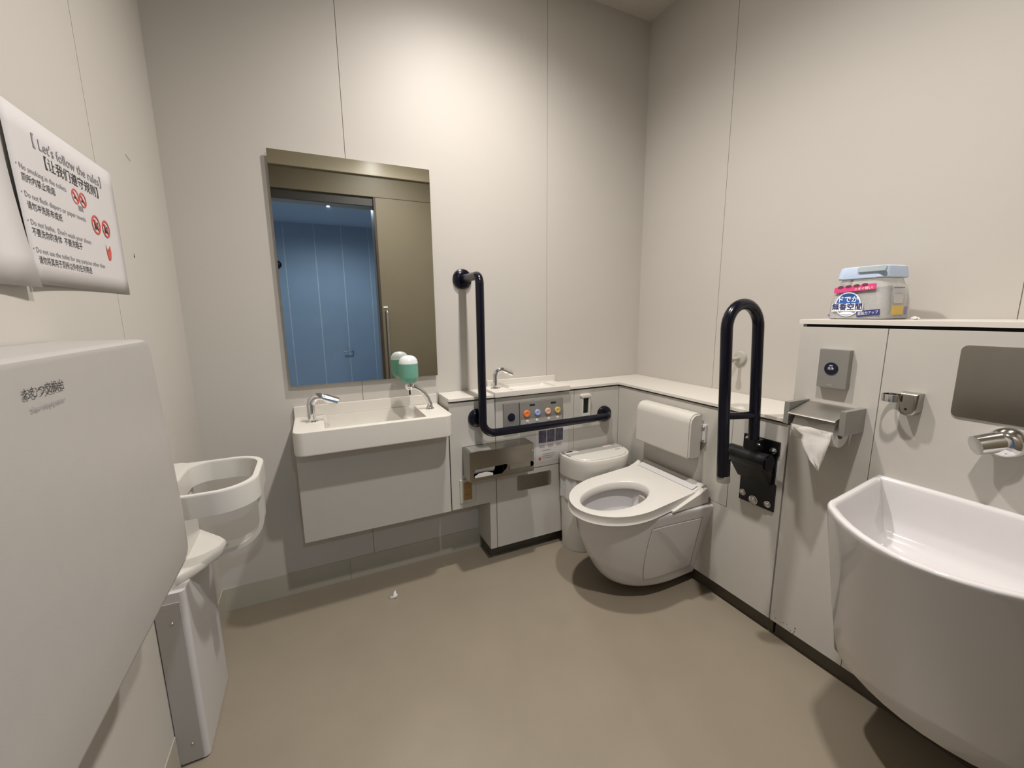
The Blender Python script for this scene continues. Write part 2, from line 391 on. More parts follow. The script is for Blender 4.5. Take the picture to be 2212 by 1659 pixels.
# ================================================================== WASH BASIN
def basin(outer, inner, z0, z1, floor_z, inner_bot, edge=.004):
    """outer / inner: outlines with equal counts; open bowl"""
    def off(p, d):
        cx = sum(q[0] for q in p)/len(p); cy = sum(q[1] for q in p)/len(p)
        w = max(abs(q[0]-cx) for q in p); h = max(abs(q[1]-cy) for q in p)
        return [(cx+(q[0]-cx)*(1-d/w), cy+(q[1]-cy)*(1-d/h)) for q in p]
    R = lambda p, z: [(q[0], q[1], z) for q in p]
    rings = [R(off(outer, edge*1.5), z0), R(off(outer, edge*.4), z0+edge*.4), R(outer, z0+edge*1.5), R(outer, z1-edge), R(off(outer, edge*.3), z1-edge*.3), R(off(outer, edge), z1),
             R(off(inner, -edge), z1), R(off(inner, -edge*.2), z1-edge*.35), R(inner, z1-edge*1.2)]
    n = 5
    for i in range(1, n+1):
        f = i/n
        rings.append(R([(a[0]+(b[0]-a[0])*f**2.2, a[1]+(b[1]-a[1])*f**2.2) for a, b in zip(inner, inner_bot)], z1-edge*1.2+(floor_z-z1+edge*1.2)*math.sin(f*math.pi/2)))
    return loft(rings)
t = thing('wash_basin', (.195, 1.72, .686), 'white rectangular wall-hung wash basin under the mirror', 'wash basin')
ou = rr(-.098, .487, 1.588, 1.8465, (.035, .035, .002, .002), 8)
inn = rr(.008, .382, 1.618, 1.842, (.012, .012, .012, .012), 8); ib = rr(.03, .33, 1.65, 1.83, .03, 8)
add('bowl', basin(ou, inn, .686, .775, .705, ib), m_solid, t, sharp=40)
add('splash_back', boxm(-.098, .487, 1.8455, YB-.0005, .686, .818, bev=.0015), m_solid, t)
add('drain', lathe([(.001, .003), (.018, .003), (.021, .0), (.001, 0)], FT(.19, 1.75, .7055)), m_chrome, t)
t = thing('basin_cabinet', (.195, 1.78, .305), 'white boxed cabinet panel hanging under the wash basin', 'cabinet')
add('carcass', boxm(-.094, .488, PY+.013, YB-.001, .308, .6855), m_panel, t)
add('panel', boxm(-.098, .4935, PY, PY+.013, .305, .6855, bev=.001), m_panel, t)

def faucet(x, y, z, hgt, reach, drop, label, r=.0125):
    t = thing('faucet', (x, y, z), label, 'faucet')
    add('base_flange', lathe([(.0, 0), (.023, 0), (.0235, .003), (.021, .0065), (.0135, .008)], FT(x, y, z)), m_chrome, t)
    d = V(reach, -reach*.10, -drop)
    p = fillet([(x, y, z+.004), (x, y, z+hgt), V(x, y, z+hgt)+d*.55], .030, 12)
    add('spout', tube(p, r, 20), m_chrome, t)
    a = V(x, y, z+hgt)+d*.50; b = V(x, y, z+hgt)+d
    add('nozzle', tube([a, a+(b-a)*.02, b-(b-a)*.03, b], [r, r*1.14, r*1.14, r*1.02], 20), m_chrome, t)
faucet(-.033, 1.743, .775, .110, .098, .040, 'chrome sensor faucet with angled spout on the wash basin', r=.0150)

t = thing('soap_dispenser', (.425, 1.744, .775), 'pump soap dispenser with green liquid on curved chrome arm', 'soap dispenser')
add('base', lathe([(0, 0), (.019, 0), (.019, .003), (.013, .010), (.010, .02)], FT(.428, 1.744, .775)), m_chrome, t)
add('arm', tube([(.430, 1.744, .782), (.4285, 1.744, .800), (.420, 1.744, .826), (.406, 1.744, .848), (.386, 1.744, .866), (.366, 1.744, .877), (.345, 1.744, .883)],
                [.0115, .0105, .0100, .0105, .0110, .0115, .012], 14), m_chrome, t)
add('collar', lathe([(0, .868), (.014, .868), (.018, .876), (.021, .890), (.019, .896), (0, .896)], FT(.346, 1.744, 0)), m_chrome, t)
add('nozzle', lathe([(0, .845), (.0035, .845), (.0035, .875), (0, .875)], FT(.346, 1.744, 0)), m_blackmet, t)
pf = [(.0, .892), (.016, .893), (.028, .899), (.0365, .911), (.039, .925), (.039, .978)]
add('liquid_bottle', lathe(pf+[(0, .978)], FT(.346, 1.744, 0), 32), m_soap, t, label='green liquid soap in the bottle')
add('bottle_top', lathe([(0, .9782), (.039, .9782), (.0385, .984), (.036, .994), (.030, 1.003), (.021, 1.009), (.010, 1.0115), (0, 1.012)], FT(.346, 1.744, 0), 32), m_frost, t, label='frosted white domed top')

# ================================================================== SMALL HAND BASIN ON THE LEDGE
t = thing('hand_basin', (.91, 1.77, .80), 'small shallow white hand basin set into the ledge above the control panel', 'wash basin')
ou = rr(.708, 1.108, 1.679, 1.8465, (.006, .006, .002, .002), 6); inn = rr(.80, 1.045, 1.70, 1.842, .012, 6); ib = rr(.815, 1.01, 1.715, 1.83, .02, 6)
add('bowl', basin(ou, inn, .806, .831, .8125, ib, .0022), m_solid, t, sharp=40)
add('splash_back', boxm(.740, 1.118, 1.8455, YB-.0005, LZ, .858, bev=.0015), m_solid, t)
faucet(.752, 1.775, .831, .105, .085, .040, 'small chrome faucet with angled spout on the ledge basin', r=.0118)

# ================================================================== L-SHAPED GRAB BAR
BX, BY, BZ = .632, 1.640, .660
t = thing('grab_bar', (BX, BY, BZ), 'dark navy L-shaped grab bar fixed to the mirror wall', 'grab bar')
p = fillet([(BX, YB-.01, 1.335), (BX, BY, 1.335), (BX, BY, BZ), (1.325, BY, BZ), (1.325, PY-.008, BZ)], [0, .035, .055, .035, 0], 12)
add('rail', tube(p, .0178, 20), m_navy, t)
def flange(M, parent, r=.045): add('wall_flange', lathe([(0, 0), (r, 0), (r*1.0, .006), (r*.93, .014), (r*.72, .020), (r*.45, .022), (0, .022)], M, 32), m_navy, parent)
flange(FB(BX, 1.335, YB), t); flange(FB(BX-.006, .722), t, .042); flange(FB(1.325, BZ), t, .042)
add('standoff', tube([(BX-.004, PY-.004, .722), (BX-.002, BY+.004, .722)], .0135, 16), m_navy, t)

# ================================================================== CONTROLS ON THE BACK PANELS
t = thing('flush_button_plate', (.79, PY, .654), 'silver flush button plate left of the remote panel on the mirror wall', 'flush button')
add('plate', prism(rr(-.0375, .0375, 0, .117, .003), .011, FB(.79, .655), .0012), m_silver, t)
add('button', lathe([(0, 0), (.0185, 0), (.0185, .0025), (.016, .0035), (0, .003)], FB(.791, .707, PY-.011)), m_button, t)
t = thing('toilet_remote', (.951, PY, .657), 'grey washlet remote panel with four coloured buttons', 'remote control')
add('plate', prism(rr(-.1175, .1175, 0, .114, .005), .014, FB(.951, .658), .0015), m_silver, t)
add('cover_strip', prism(rr(-.112, .112, .006, .030, .002), .0008, FB(.951, .658, PY-.014)), m_grey, t)
for u, v, m, r in ((.15, .50, m_orange, .0165), (.395, .50, m_blueb, .0150), (.635, .50, m_tan, .0155), (.865, .50, m_yelb, .0155)):
    b = add('button', lathe([(0, 0), (r, 0), (r, .004), (r*.9, .0055), (r*.45, .0058), (r*.40, .0045), (0, .0042)], FB(.8335+.235*u, .658+.114*(1-v), PY-.014)), m, t)
for u, v in ((.165, .82), (.385, .82), (.655, .82), (.865, .82)):
    b = add('small_button', lathe([(0, 0), (.0068, 0), (.0068, .002), (0, .0025)], FB(.8335+.235*u, .658+.114*(1-v), PY-.0148)), m_whitep, t)
    add('button_mark', lathe([(0, 0), (.0032, 0), (.0032, .0004), (0, .0004)], FB(.8335+.235*u, .658+.114*(1-v), PY-.0172), 10), m_grey, b)
for u in (.275, .765):
    add('display', prism(rr(-.014, .014, -.0045, .0045, .001), .0006, FB(.8335+.235*u, .658+.114*.84, PY-.014)), m_glassd, t)
t = thing('sensor_unit', (1.205, PY, .66), 'white upright sensor unit with black window beside the remote panel', 'sensor')
add('housing', holed(rr(-.026, .026, 0, .116, .008), [rr(-.0165, .0165, .020, .098, .001)], .013, FB(1.205, .658)), m_plast, t)
add('hood', prism(rr(-.029, .029, .100, .118, .007), .018, FB(1.205, .658), .004), m_plast, t)
add('window', prism(rr(-.0185, .0185, .018, .1, .001), .006, FB(1.205, .658)), m_glassd, t)
# instruction sheet
t = thing('instruction_sticker', (1.015, PY, .46), 'instruction sticker with three small dark photos below the remote', 'sign')
add('sheet', boxm(.925, 1.108, PY-.0006, PY-.0001, .462, .642), m_paper, t)
for x in (.940, .987, 1.034):
    add('photo', boxm(x, x+.043, PY-.0012, PY-.0006, .556, .618), m_photo, t)
    add('caption', boxm(x+.004, x+.034, PY-.001, PY-.0006, .531, .546), m_grey, t)
bars = B()
for i, (w, z) in enumerate(((.05, .514), (.075, .495), (.07, .4845), (.06, .474))): box(bars, .958+.004*(i % 2), .958+w, PY-.001, PY-.0006, z, z+.005)
add('fine_print', bars, m_grey, t, kind='stuff')
add('warning_mark', boxm(.940, .953, PY-.0011, PY-.0006, .468, .484), m_red, t)
# paper dispenser
t = thing('paper_dispenser', (.708, 1.65, .465), 'brushed steel double paper dispenser under the grab bar', 'dispenser')
X0, X1, Z0, Z1, FY = .553, .862, .466, .597, 1.600
def uv(u, v): return (X0+(X1-X0)*u, Z1-(Z1-Z0)*v)
out = rr(X0, X1, Z0, Z1, (.003, .010, .006, .003), 4)
win = [uv(*q) for q in ((.055, .60), (.30, .585), (.545, .575), (.57, .60), (.555, .72), (.48, .88), (.055, .88))]
slot = [uv(.60, .64)]+[uv(.60, .82)]+[(uv(.955, .73)[0]+.0125*math.cos(a), uv(.955, .73)[1]+.0125*math.sin(a)) for a in [math.radians(k) for k in range(-90, 91, 18)]]
add('front_plate', holed(out, [win, slot], .0015, frame((0, FY+.0015, 0), (1, 0, 0), (0, 0, 1), (0, -1, 0))), m_steel, t)
add('top_plate', boxm(X0, X1, FY+.0015, PY-.0005, Z1-.0015, Z1), m_steel, t)
add('side_plate', boxm(X0, X0+.0015, FY+.0015, PY-.0005, Z0, Z1-.0015), m_steel, t)
add('side_plate', boxm(X1-.0015, X1, FY+.0015, PY-.0005, Z0, Z1-.0015), m_steel, t)
add('bottom_plate', boxm(X0+.0015, X1-.0015, FY+.0015, PY-.0005, Z0, Z0+.0015), m_steel, t)
add('inner_back', boxm(X0+.0015, X1-.0015, PY-.003, PY-.0005, Z0+.0015, Z1-.0015), m_black, t)
add('divider', boxm(.708, .710, FY+.002, PY-.003, Z0+.0015, Z1-.0015), m_blackmet, t)
add('spare_shutter', boxm(.742, .846, FY+.003, FY+.005, .480, .525), m_steel2, t)
add('instruction_label', boxm(X0+.012, X0+.105, FY+.010, PY-.012, Z1, Z1+.0004), m_silver, t)
add('lock', lathe([(0, 0), (.0045, 0), (.0045, .002), (0, .003)], FB(X1-.010, Z1-.03, FY), 12), m_chrome, t)
tr = thing('toilet_roll', (.64, 1.645, .478), 'white paper roll inside the steel double dispenser', 'toilet paper')
add('roll', lathe([(.018, 0), (.046, 0), (.046, .095), (.018, .095)], frame((.575, 1.648, .530), (0, 1, 0), (0, 0, 1), (1, 0, 0))), m_tissue, tr)
add('loose_sheet', prism([(0, 0), (.085, .002), (.085, .022), (.055, .032), (.02, .03), (0, .02)], .001, FB(.575, .4685, 1.604)), m_tissue, tr)
# socket
t = thing('wall_socket', (.572, PY, .333), 'orange and cream wall socket below the paper dispenser', 'socket')
add('cover_plate', prism(rr(-.037, .037, 0, .112, .004), .006, FB(.572, .333), .002), m_cream, t)
add('socket_face', prism(rr(-.019, .019, .014, .098, .002), .002, FB(.572, .333, PY-.006)), m_socket, t)
for z in (.040, .072):
    for x in (-.006, .006): add('pin_slot', prism(rr(x-.001, x+.001, z-.004, z+.004), .0004, FB(.572, .333, PY-.008)), m_black, t)
add('access_plate', prism(rr(-.094, .094, 0, .074, .011), .003, FB(.917, .335), .001), m_plate, label='small rounded steel access plate low on the white cabinet', cat='access plate')

# ================================================================== WASTE BIN
def dshape(x0, x1, yb, yf, r=.03, n=9):
    """flat back at yb, curved front reaching yf"""
    cx = (x0+x1)/2; a = (x1-x0)/2; pts = []
    for i in range(n*4+1):
        th = math.pi+math.pi*i/(n*4); c, s = math.cos(th), math.sin(th)
        pts.append((cx+a*math.copysign(abs(c)**.62, c), yb-r+(yb-r-yf)*(-(abs(s)**.80))))
    for i in range(1, 5): q = math.radians(i*22.5); pts.append((x1-r+r*math.cos(q), yb-r+r*math.sin(q)))
    for i in range(0, 5): q = math.radians(90+i*22.5); pts.append((x0+r+r*math.cos(q), yb-r+r*math.sin(q)))
    return pts[:-1]
Rz = lambda p, z: [(a, b, z) for a, b in p]
t = thing('waste_bin', (1.22, 1.60, 0), 'white D-shaped sanitary bin with lid standing beside the toilet', 'bin')
def bd(f): return dshape(1.066-.022*f, 1.370+.030*f, 1.688, 1.555-.057*f, .02)
add('body', loft([Rz(bd(-.06), 0), Rz(bd(0), .008), Rz(bd(.55), .30), Rz(bd(.55), .33)]), m_plast, t, sharp=50)
bag = [Rz([(x+.0025*math.sin(i*1.7), y+.003*math.sin(i*2.3+1)) for i, (x, y) in enumerate(bd(f))], z) for f, z in ((.64, .262+0), (.66, .285), (.60, .33), (.62, .37), (.60, .40))]
for i, p in enumerate(bag[0]): bag[0][i] = (p[0], p[1], p[2]+.018*math.sin(i*.42+.8))
add('bag_liner', loft(bag, False, False), m_bag, t, sharp=80, label='translucent bag folded over the bin rim')
cap = [Rz(bd(.80), .392), Rz(bd(.86), .396), Rz(bd(1.0), .47), Rz(bd(.99), .486), Rz(bd(.93), .493)]
add('rim_cover', loft(cap), m_plast, t, sharp=50)
lid = [(x, min(y, 1.612)) for x, y in dshape(1.066, 1.378, 1.66, 1.512, .03)]
add('lid', loft([Rz(lid, .4925), Rz(lid, .4955), Rz([(1.222+(x-1.222)*.97, 1.56+(y-1.56)*.96) for x, y in lid], .4985)]), m_plast, t)
add('rear_strip', boxm(1.062, 1.385, 1.610, 1.679, .4925, .4990, bev=.001), m_grey, t, label='grey strip along the back of the lid')
add('hand_slot', prism(rr(-.018, .018, -.006, .006, .006), .0006, FT(1.093, 1.660, .4996)), m_black, t)
add('sticker', boxm(1.066, 1.135, 1.638, 1.676, .4990, .4996), m_plast, t)
add('sticker', boxm(1.145, 1.27, 1.655, 1.668, .4990, .4995), m_rubber, t)
add('sticker', prism(rr(-.028, .028, -.008, .008, .006), .0006, FT(1.318, 1.655, .4990)), mat('pale_pink', (.75, .60, .58), .6), t)
add('logo_mark', prism(rr(-.016, .016, -.004, .004, .003), .0003, FT(1.335, 1.592, .4985)), m_print2, t)

# ================================================================== TOILET
TY = 1.300
def tsec(z, Lf, w, wb, a, n=40):
    """D-shaped section: from the wall PX forward by Lf; half-width w, wb at the wall; a = length of the rounded nose"""
    pts = [(PX, TY-wb, z)]
    xs = PX-(Lf-a)
    for i in range(1, 6): f = i/6; pts.append((PX+(xs-PX)*f, TY-(wb+(w-wb)*f), z))
    for i in range(n+1):
        th = -math.pi/2+math.pi*i/n
        c, s = math.cos(th), math.sin(th)
        pts.append((xs-a*abs(c)**.88, TY+w*math.copysign(abs(s)**.95, s), z))
    for i in range(5, 0, -1): f = i/6; pts.append((PX+(xs-PX)*f, TY+(wb+(w-wb)*f), z))
    pts.append((PX, TY+wb, z)); return pts
def tprof(t):
    Lf = .352+.172*t**.55; w = .136+.050*t**.8; wb = .133+.078*t; a = .22+.070*t
    return Lf, w, wb, a
zs = [0, .02, .06, .12, .2, .3, .4, .5, .6, .7, .8, .9, .96, 1.0]
Zb, Zt = .052, .390
t = thing('toilet', (PX-.25, TY, .06), 'white wall-hung toilet with seat down and lid missing', 'toilet')
rings = []
Lf, w, wb, a = tprof(0)
rings.append(tsec(Zb-.008, Lf*.72, w*.72, wb*.9, a*.7)); rings.append(tsec(Zb-.004, Lf*.9, w*.9, wb*.96, a*.9))
for f in zs: rings.append(tsec(Zb+(Zt-Zb)*f, *tprof(f)))
Lf, w, wb, a = tprof(1)
rings.append(tsec(Zt+.006, Lf-.004, w-.004, wb-.004, a-.004)); rings.append(tsec(Zt+.009, Lf-.014, w-.014, wb-.01, a-.012))
# rim opening and inner bowl
HX, HY = 1.075, TY
def hole(z, rx, ry, n, dx=0):
    pts = []
    for p in rings[5]:
        pass
    return pts
N = len(rings[0])
def ell(z, rx, ry, cx):
    out = []
    base = tsec(0, *tprof(1))
    for (x, y, _) in base:
        th = math.atan2(y-TY, x-cx); out.append((cx+rx*math.cos(th), TY+ry*math.sin(th), z))
    return out
for z, rx, ry, cx in ((Zt+.009, .19, .135, 1.09), (Zt-.004, .182, .128, 1.09), (Zt-.03, .178, .125, 1.09), (.30, .165, .112, 1.10), (.235, .125, .085, 1.11), (.19, .085, .06, 1.12), (.17, .03, .02, 1.12)):
    rings.append(ell(z, rx, ry, cx))
add('bowl', loft(rings), m_ceramic, t, sharp=50)
add('water', loft([ell(.206, .098, .068, 1.115), ell(.2065, .098, .068, 1.115)]), mat('water', (.80, .82, .84), .03, spec=.8), t)
# side cover panel on the right-hand flank
def flank(fz, fu):
    s = tsec(Zb+(Zt-Zb)*fz, *tprof(fz)); k = fu*(6+20); i = int(k); q = k-i
    a_, b_ = Vector(s[i]), Vector(s[i+1]); return a_+(b_-a_)*q
def cover(z0, z1, u0, u1f, off, m, name, flat=False):
    g = []; K = [0, .012]+[k/10 for k in range(1, 10)]+[.988, 1]
    for i in range(13):
        fz = z0+(z1-z0)*K[i]; row = []
        for j in range(13):
            fu = u0+(u1f(K[i])-u0)*K[j]
            p = flank(fz, fu); e = .01; n_ = (flank(min(fz+e, 1), fu)-flank(fz-e, fu)).cross(flank(fz, fu+e)-flank(fz, max(fu-e, 0)))
            if n_.y > 0: n_ = -n_
            edge = 0 if (not flat and (i in (0, 12) or j in (0, 12))) else off
            row.append(p+n_.normalized()*(edge if edge else -.003))
        g.append(row)
    bm = B(); Vv = [[bm.verts.new(p) for p in r] for r in g]
    for i in range(12):
        for j in range(12): bm.faces.new((Vv[i][j], Vv[i][j+1], Vv[i+1][j+1], Vv[i+1][j]))
    return add(name, bm, m, t, sharp=30)
ub = lambda f: .44-.12*f
cover(.134, .876, .0405, lambda f: ub(f)+.004, .0006, m_greyd, 'cover_gap_shade', flat=True)  # grey patch added behind the cover, its colour draws the groove's shade
cover(.14, .87, .045, ub, .0024, m_ceramic, 'side_cover')
# seat: outer outline and opening, both by angle about the opening centre
SCX = 1.085
def seat_out(th):
    """distance to outer outline from (SCX, TY)"""
    dx, dy = math.cos(th), math.sin(th)
    best = 9
    # rear edge
    if dx > 0: best = min(best, (1.365-SCX)/dx)
    def inside(r):
        x, y = SCX+dx*r, abs(dy*r)
        if x < 1.12:
            u = (1.12-x)/(1.12-.884)
            if u >= 1: return False
            return y < .190*(1-u**2.15)**.52
        return y < .190-.012*min(1, (x-1.12)/.24)
    lo, hi = 0, best
    if not inside(best*.9999):
        for _ in range(40):
            md = (lo+hi)/2
            if inside(md): lo = md
            else: hi = md
        best = lo
    return best
def seat_z(x): return .412+.046*max(0, (x-.884)/.5)**1.25
NS = 96
prof = [(0.0, -.034), (-.006, -.024), (-.004, -.006), (.004, .0), (.5, .0), (.80, -.0015), (.93, -.008), (1.0, -.026), (.97, -.036)]
srings = []
for fr, dz in prof:
    ring = []
    for i in range(NS):
        th = 2*math.pi*i/NS
        ro = seat_out(th)
        c, s = math.cos(th), math.sin(th)
        rx = .152 if c < 0 else .150
        ri = 1/math.sqrt((c/rx)**2+(s/.103)**2)
        d = max(ro-ri, .01)
        if fr < .1: r = ro+fr if fr <= 0 else ro-.004
        else: r = ro-d*min(fr, 1) if fr <= .5 else ro-d+ (1-fr)*min(d, .06)*1.0
        if fr == .5: r = ro-d+min(d*.62, .05)
        x, y = SCX+c*r, TY+s*r
        ring.append((x, y, seat_z(x)+dz))
    srings.append(ring)
bm = loft(srings+[srings[0]], False, False); bmesh.ops.remove_doubles(bm, verts=bm.verts[:], dist=1e-6)
add('seat', bm, m_plast, t, sharp=60)
# washlet unit behind the seat
unit = prism([(1.345, .400), (PX-.001, .400), (PX-.001, .468), (1.408, .474), (1.396, .474), (1.384, .462), (1.345, .450)], .345, frame((0, TY+.172, 0), (1, 0, 0), (0, 0, 1), (0, -1, 0)))
bmesh.ops.bevel(unit, geom=unit.edges[:], offset=.003, segments=2, affect='EDGES')
add('washlet_unit', unit, m_plast, t)
add('hinge_strip', prism([(1.352, .4545), (1.386, .4655), (1.385, .4685), (1.351, .4575)], .318, frame((0, TY+.160, 0), (1, 0, 0), (0, 0, 1), (0, -1, 0)), .0006), m_plast2, t)
sb = B()
for s in (-1, 1):
    y0 = TY+s*.1845
    q = prism([(1.215, .400), (1.36, .400), (1.41, .404), (1.41, .452), (1.385, .466), (1.36, .452), (1.235, .412), (1.215, .408)], .022, frame((0, y0+.011, 0), (1, 0, 0), (0, 0, 1), (0, -1, 0)), .004)
    add('side_arm', q, m_plast, t)
add('release_knob', lathe([(0, 0), (.012, 0), (.012, .006), (.009, .009), (0, .009)], frame((1.389, TY-.190, .459), (1, 0, 0), (0, 0, 1), (0, -1, 0)), 18), m_plast2, t)
add('nozzle_cover', boxm(1.232, 1.256, TY-.02, TY+.02, .345, .385, bev=.004), m_greyd, t)

# back rest
t = thing('back_rest', (1.385, 1.315, .57), 'white padded back rest mounted above the toilet', 'back rest')
prf = [(0, 0), (.052, 0), (.066, .004), (.071, .012), (.071, .150), (.066, .172), (.055, .185), (.040, .191), (.012, .191), (0, .186)]
pad = prism([(-a, b) for a, b in prf], .312, frame((1.408, 1.470, .578), (1, 0, 0), (0, 0, 1), (0, -1, 0)), 0)
bmesh.ops.bevel(pad, geom=[e for e in pad.edges if abs(e.verts[0].co.y-e.verts[1].co.y) < 1e-5], offset=.006, segments=3, affect='EDGES')
add('cushion', pad, m_plast3, t, sharp=50)
add('mount_plate', boxm(1.407, PX, 1.1425, 1.47, .648, .722, bev=.002), m_plast2, t)
for z in (.711, .658):
    add('bolt', lathe([(0, 0), (.006, 0), (.006, .003), (.003, .006), (0, .006)], FR(1.1505, z, 1.407), 12), m_chrome2, t)

# ================================================================== FLIP-UP GRAB BAR
FYY = .912
t = thing('flip_up_grab_bar', (1.33, FYY, .48), 'black flip-up grab bar folded upright beside the toilet', 'grab bar')
# U: wall-side leg A (lower end in the bracket), outer leg Bq
A0, A1 = V(1.376, FYY, .655), V(1.341, FYY, 1.125)
B0, B1 = V(1.221, FYY, .625), V(1.188, FYY, 1.125)
mid = (A1+B1)/2; rad = (A1-B1).length/2; arc = []
for i in range(1, 16):
    a = math.pi*i/16; arc.append(mid+(A1-B1).normalized()*rad*math.cos(a)+V(-.05, 0, 1).normalized()*rad*math.sin(a))
add('rail', tube([A0, A1]+arc+[B1, B0], .0180, 20), m_navy, t)
add('rung', tube([V(1.360, FYY, .822), V(1.210, FYY, .836)], .0125, 14), m_navy, t)
add('grip_pad', prism(rr(-.005, .005, 0, .075, .004), .008, frame((1.2125, FYY+.006, .925), (1, 0, -.07), (0.07, 0, 1), (0, -1, 0)), .002), m_blackmet, t)
add('end_sleeve', tube([V(1.2262, FYY, .628), V(1.2230, FYY, .69)], .0208, 20), m_navy, t)
add('end_cap', tube([V(1.2280, FYY, .604), V(1.2262, FYY, .628)], .0215, 20), m_rubber, t, label='grey rubber end cap')
pl = [(-.066, -.128), (.066, -.128), (.066, -.03), (.060, -.026), (.060, .075), (.066, .079), (.066, .128), (-.066, .128), (-.066, .05), (-.060, .046), (-.060, -.03), (-.066, -.034)]
add('wall_plate', prism(pl, .007, FR(.913, .604), .001), m_blackmet, t)
hinge = tube([V(1.36, .990, .668), V(1.36, .845, .668)], .030, 24)
add('hinge_barrel', hinge, m_blackmet, t)
add('hinge_cap', tube([V(1.36, .840, .668), V(1.36, .845, .668)], .026, 24), m_navy, t)
add('hinge_cap', tube([V(1.36, .990, .668), V(1.36, .996, .668)], .026, 24), m_navy, t)
brk = prism([(1.332, .66), (1.413, .66), (1.413, .575), (1.395, .575)], .120, frame((0, .978, 0), (1, 0, 0), (0, 0, 1), (0, -1, 0)))
add('bracket', brk, m_blackmet, t)
add('bracket_arm', boxm(1.352, 1.400, FYY-.022, FYY+.022, .655, .735, bev=.004), m_blackmet, t)
def bolt(M, r=.010, name='bolt'): add(name, lathe([(0, 0), (r*1.25, 0), (r*1.25, .002), (r, .003), (r*.95, .006), (r*.5, .009), (0, .0095)], M, 16), m_chrome2, t)
bolt(FR(.866, .697, PX-.007)); bolt(FR(.962, .716, PX-.007), .008); bolt(FR(.964, .506, PX-.007)); bolt(FR(.868, .498, PX-.007)); bolt(FR(.921, .492, PX-.007), .014)
for x, z in ((1.362, .722), (1.366, .675)): bolt(frame((x, FYY-.022, z), (1, 0, 0), (0, 0, 1), (0, -1, 0)), .004)
t = thing('bar_rest', (XR, 1.213, .975), 'warm grey round wall bumper behind the folded grab bar', 'bumper')
add('flange', lathe([(0, 0), (.031, 0), (.031, .006), (.027, .012), (.016, .015), (0, .016)], FR(1.213, .975, XR), 28), m_greyd, t)
add('stem', tube([(XR-.01, 1.213, .975), (XR-.062, 1.213, .970)], .0085, 14), m_greyd, t)
add('stop_pad', tube([(XR-.062, 1.213, .970), (XR-.074, 1.213, .969)], .013, 16), m_rubber, t)

# ================================================================== TOILET ROLL HOLDER
t = thing('toilet_roll_holder', (1.37, .70, .83), 'silver single toilet roll holder on the tall white cabinet', 'holder')
for y0, y1 in ((.618, .634), (.772, .788)):
    add('end_block', boxm(1.318, PX, y0, y1, .829, .900, bev=.0015), m_silver, t)
cv = prism([(1.312, .872), (1.40, .893), (PX-.002, .894), (PX-.002, .892), (1.401, .8912), (1.3125, .8702), (1.308, .865), (1.3065, .867)], .130, frame((0, .768, 0), (1, 0, 0), (0, 0, 1), (0, -1, 0)))
add('cover_flap', cv, m_steel2, t)
add('spindle', tube([(1.362, .636, .826), (1.362, .770, .826)], .007, 12), m_grey, t)
t = thing('toilet_roll', (1.362, .703, .78), 'white toilet roll with torn hanging end in the silver holder', 'toilet paper')
rp = [(.018, 0), (.043, 0), (.0435, .003), (.0435, .111), (.043, .114), (.018, .114)]
add('roll', lathe(rp+[rp[0]], frame((1.362, .760, .826), (1, 0, 0), (0, 0, 1), (0, -1, 0)), 36), m_tissue, t)
# hanging sheet
bm = B(); rows = []
LW = [(.757, .648, 30), (.757, .648, 0), (.752, .648, -.008), (.730, .648, -.018), (.724, .650, -.035), (.716, .654, -.055), (.700, .658, -.075), (.690, .662, -.090), (.668, .664, -.112)]
for k, (ya, yb_, dz) in enumerate(LW):
    if k == 0: pts_ = [(1.362-.0445*math.cos(math.radians(40)), .826+.0445*math.sin(math.radians(40)))]*1
    zz = .826+(dz if k else 0); xx = 1.362-.0445
    if k == 0: xx, zz = pts_[0]
    rows.append([bm.verts.new((xx+.0022*math.sin(j*1.1+k*.8)-(.0015*k if k > 3 else 0), ya+(yb_-ya)*j/8, zz+.002*math.sin(j*2+k)*(k > 5))) for j in range(9)])
for a, b in zip(rows, rows[1:]):
    for j in range(8): bm.faces.new((a[j], a[j+1], b[j+1], b[j]))
ob = add('loose_end', bm, m_tissue, t, sharp=80)
sm = ob.modifiers.new('solid', 'SOLIDIFY'); sm.thickness = .0006

# ================================================================== THINGS ON THE TALL CABINET
t = thing('flush_button_plate', (PX, .708, .947), 'silver flush button plate above the toilet roll holder', 'flush button')
add('plate', prism(rr(-.040, .040, 0, .117, .003), .020, FR(.708, .947), .0018), m_silver, t)
bt = add('button', lathe([(0, 0), (.0185, 0), (.0185, .002), (.0165, .003), (0, .0022)], FR(.711, 1.006, PX-.020), 28), m_button, t)
text('button_text', '洗浄', .0085, FR(.711, 1.006, PX-.0232), m_whitep, bt)
text('button_text', '便器', .0048, FR(.711, 1.0145, PX-.0232), m_whitep, bt)
add('maker_mark', prism(rr(-.007, .007, -.001, .001), .0003, FR(.711, .956, PX-.020)), m_grey, t)
add('access_plate', prism(rr(-.125, .125, 0, .177, .014, 6), .0035, FR(.320, .917), .0015), m_plate, label='large rounded steel access plate on the tall cabinet above the sink', cat='access plate')
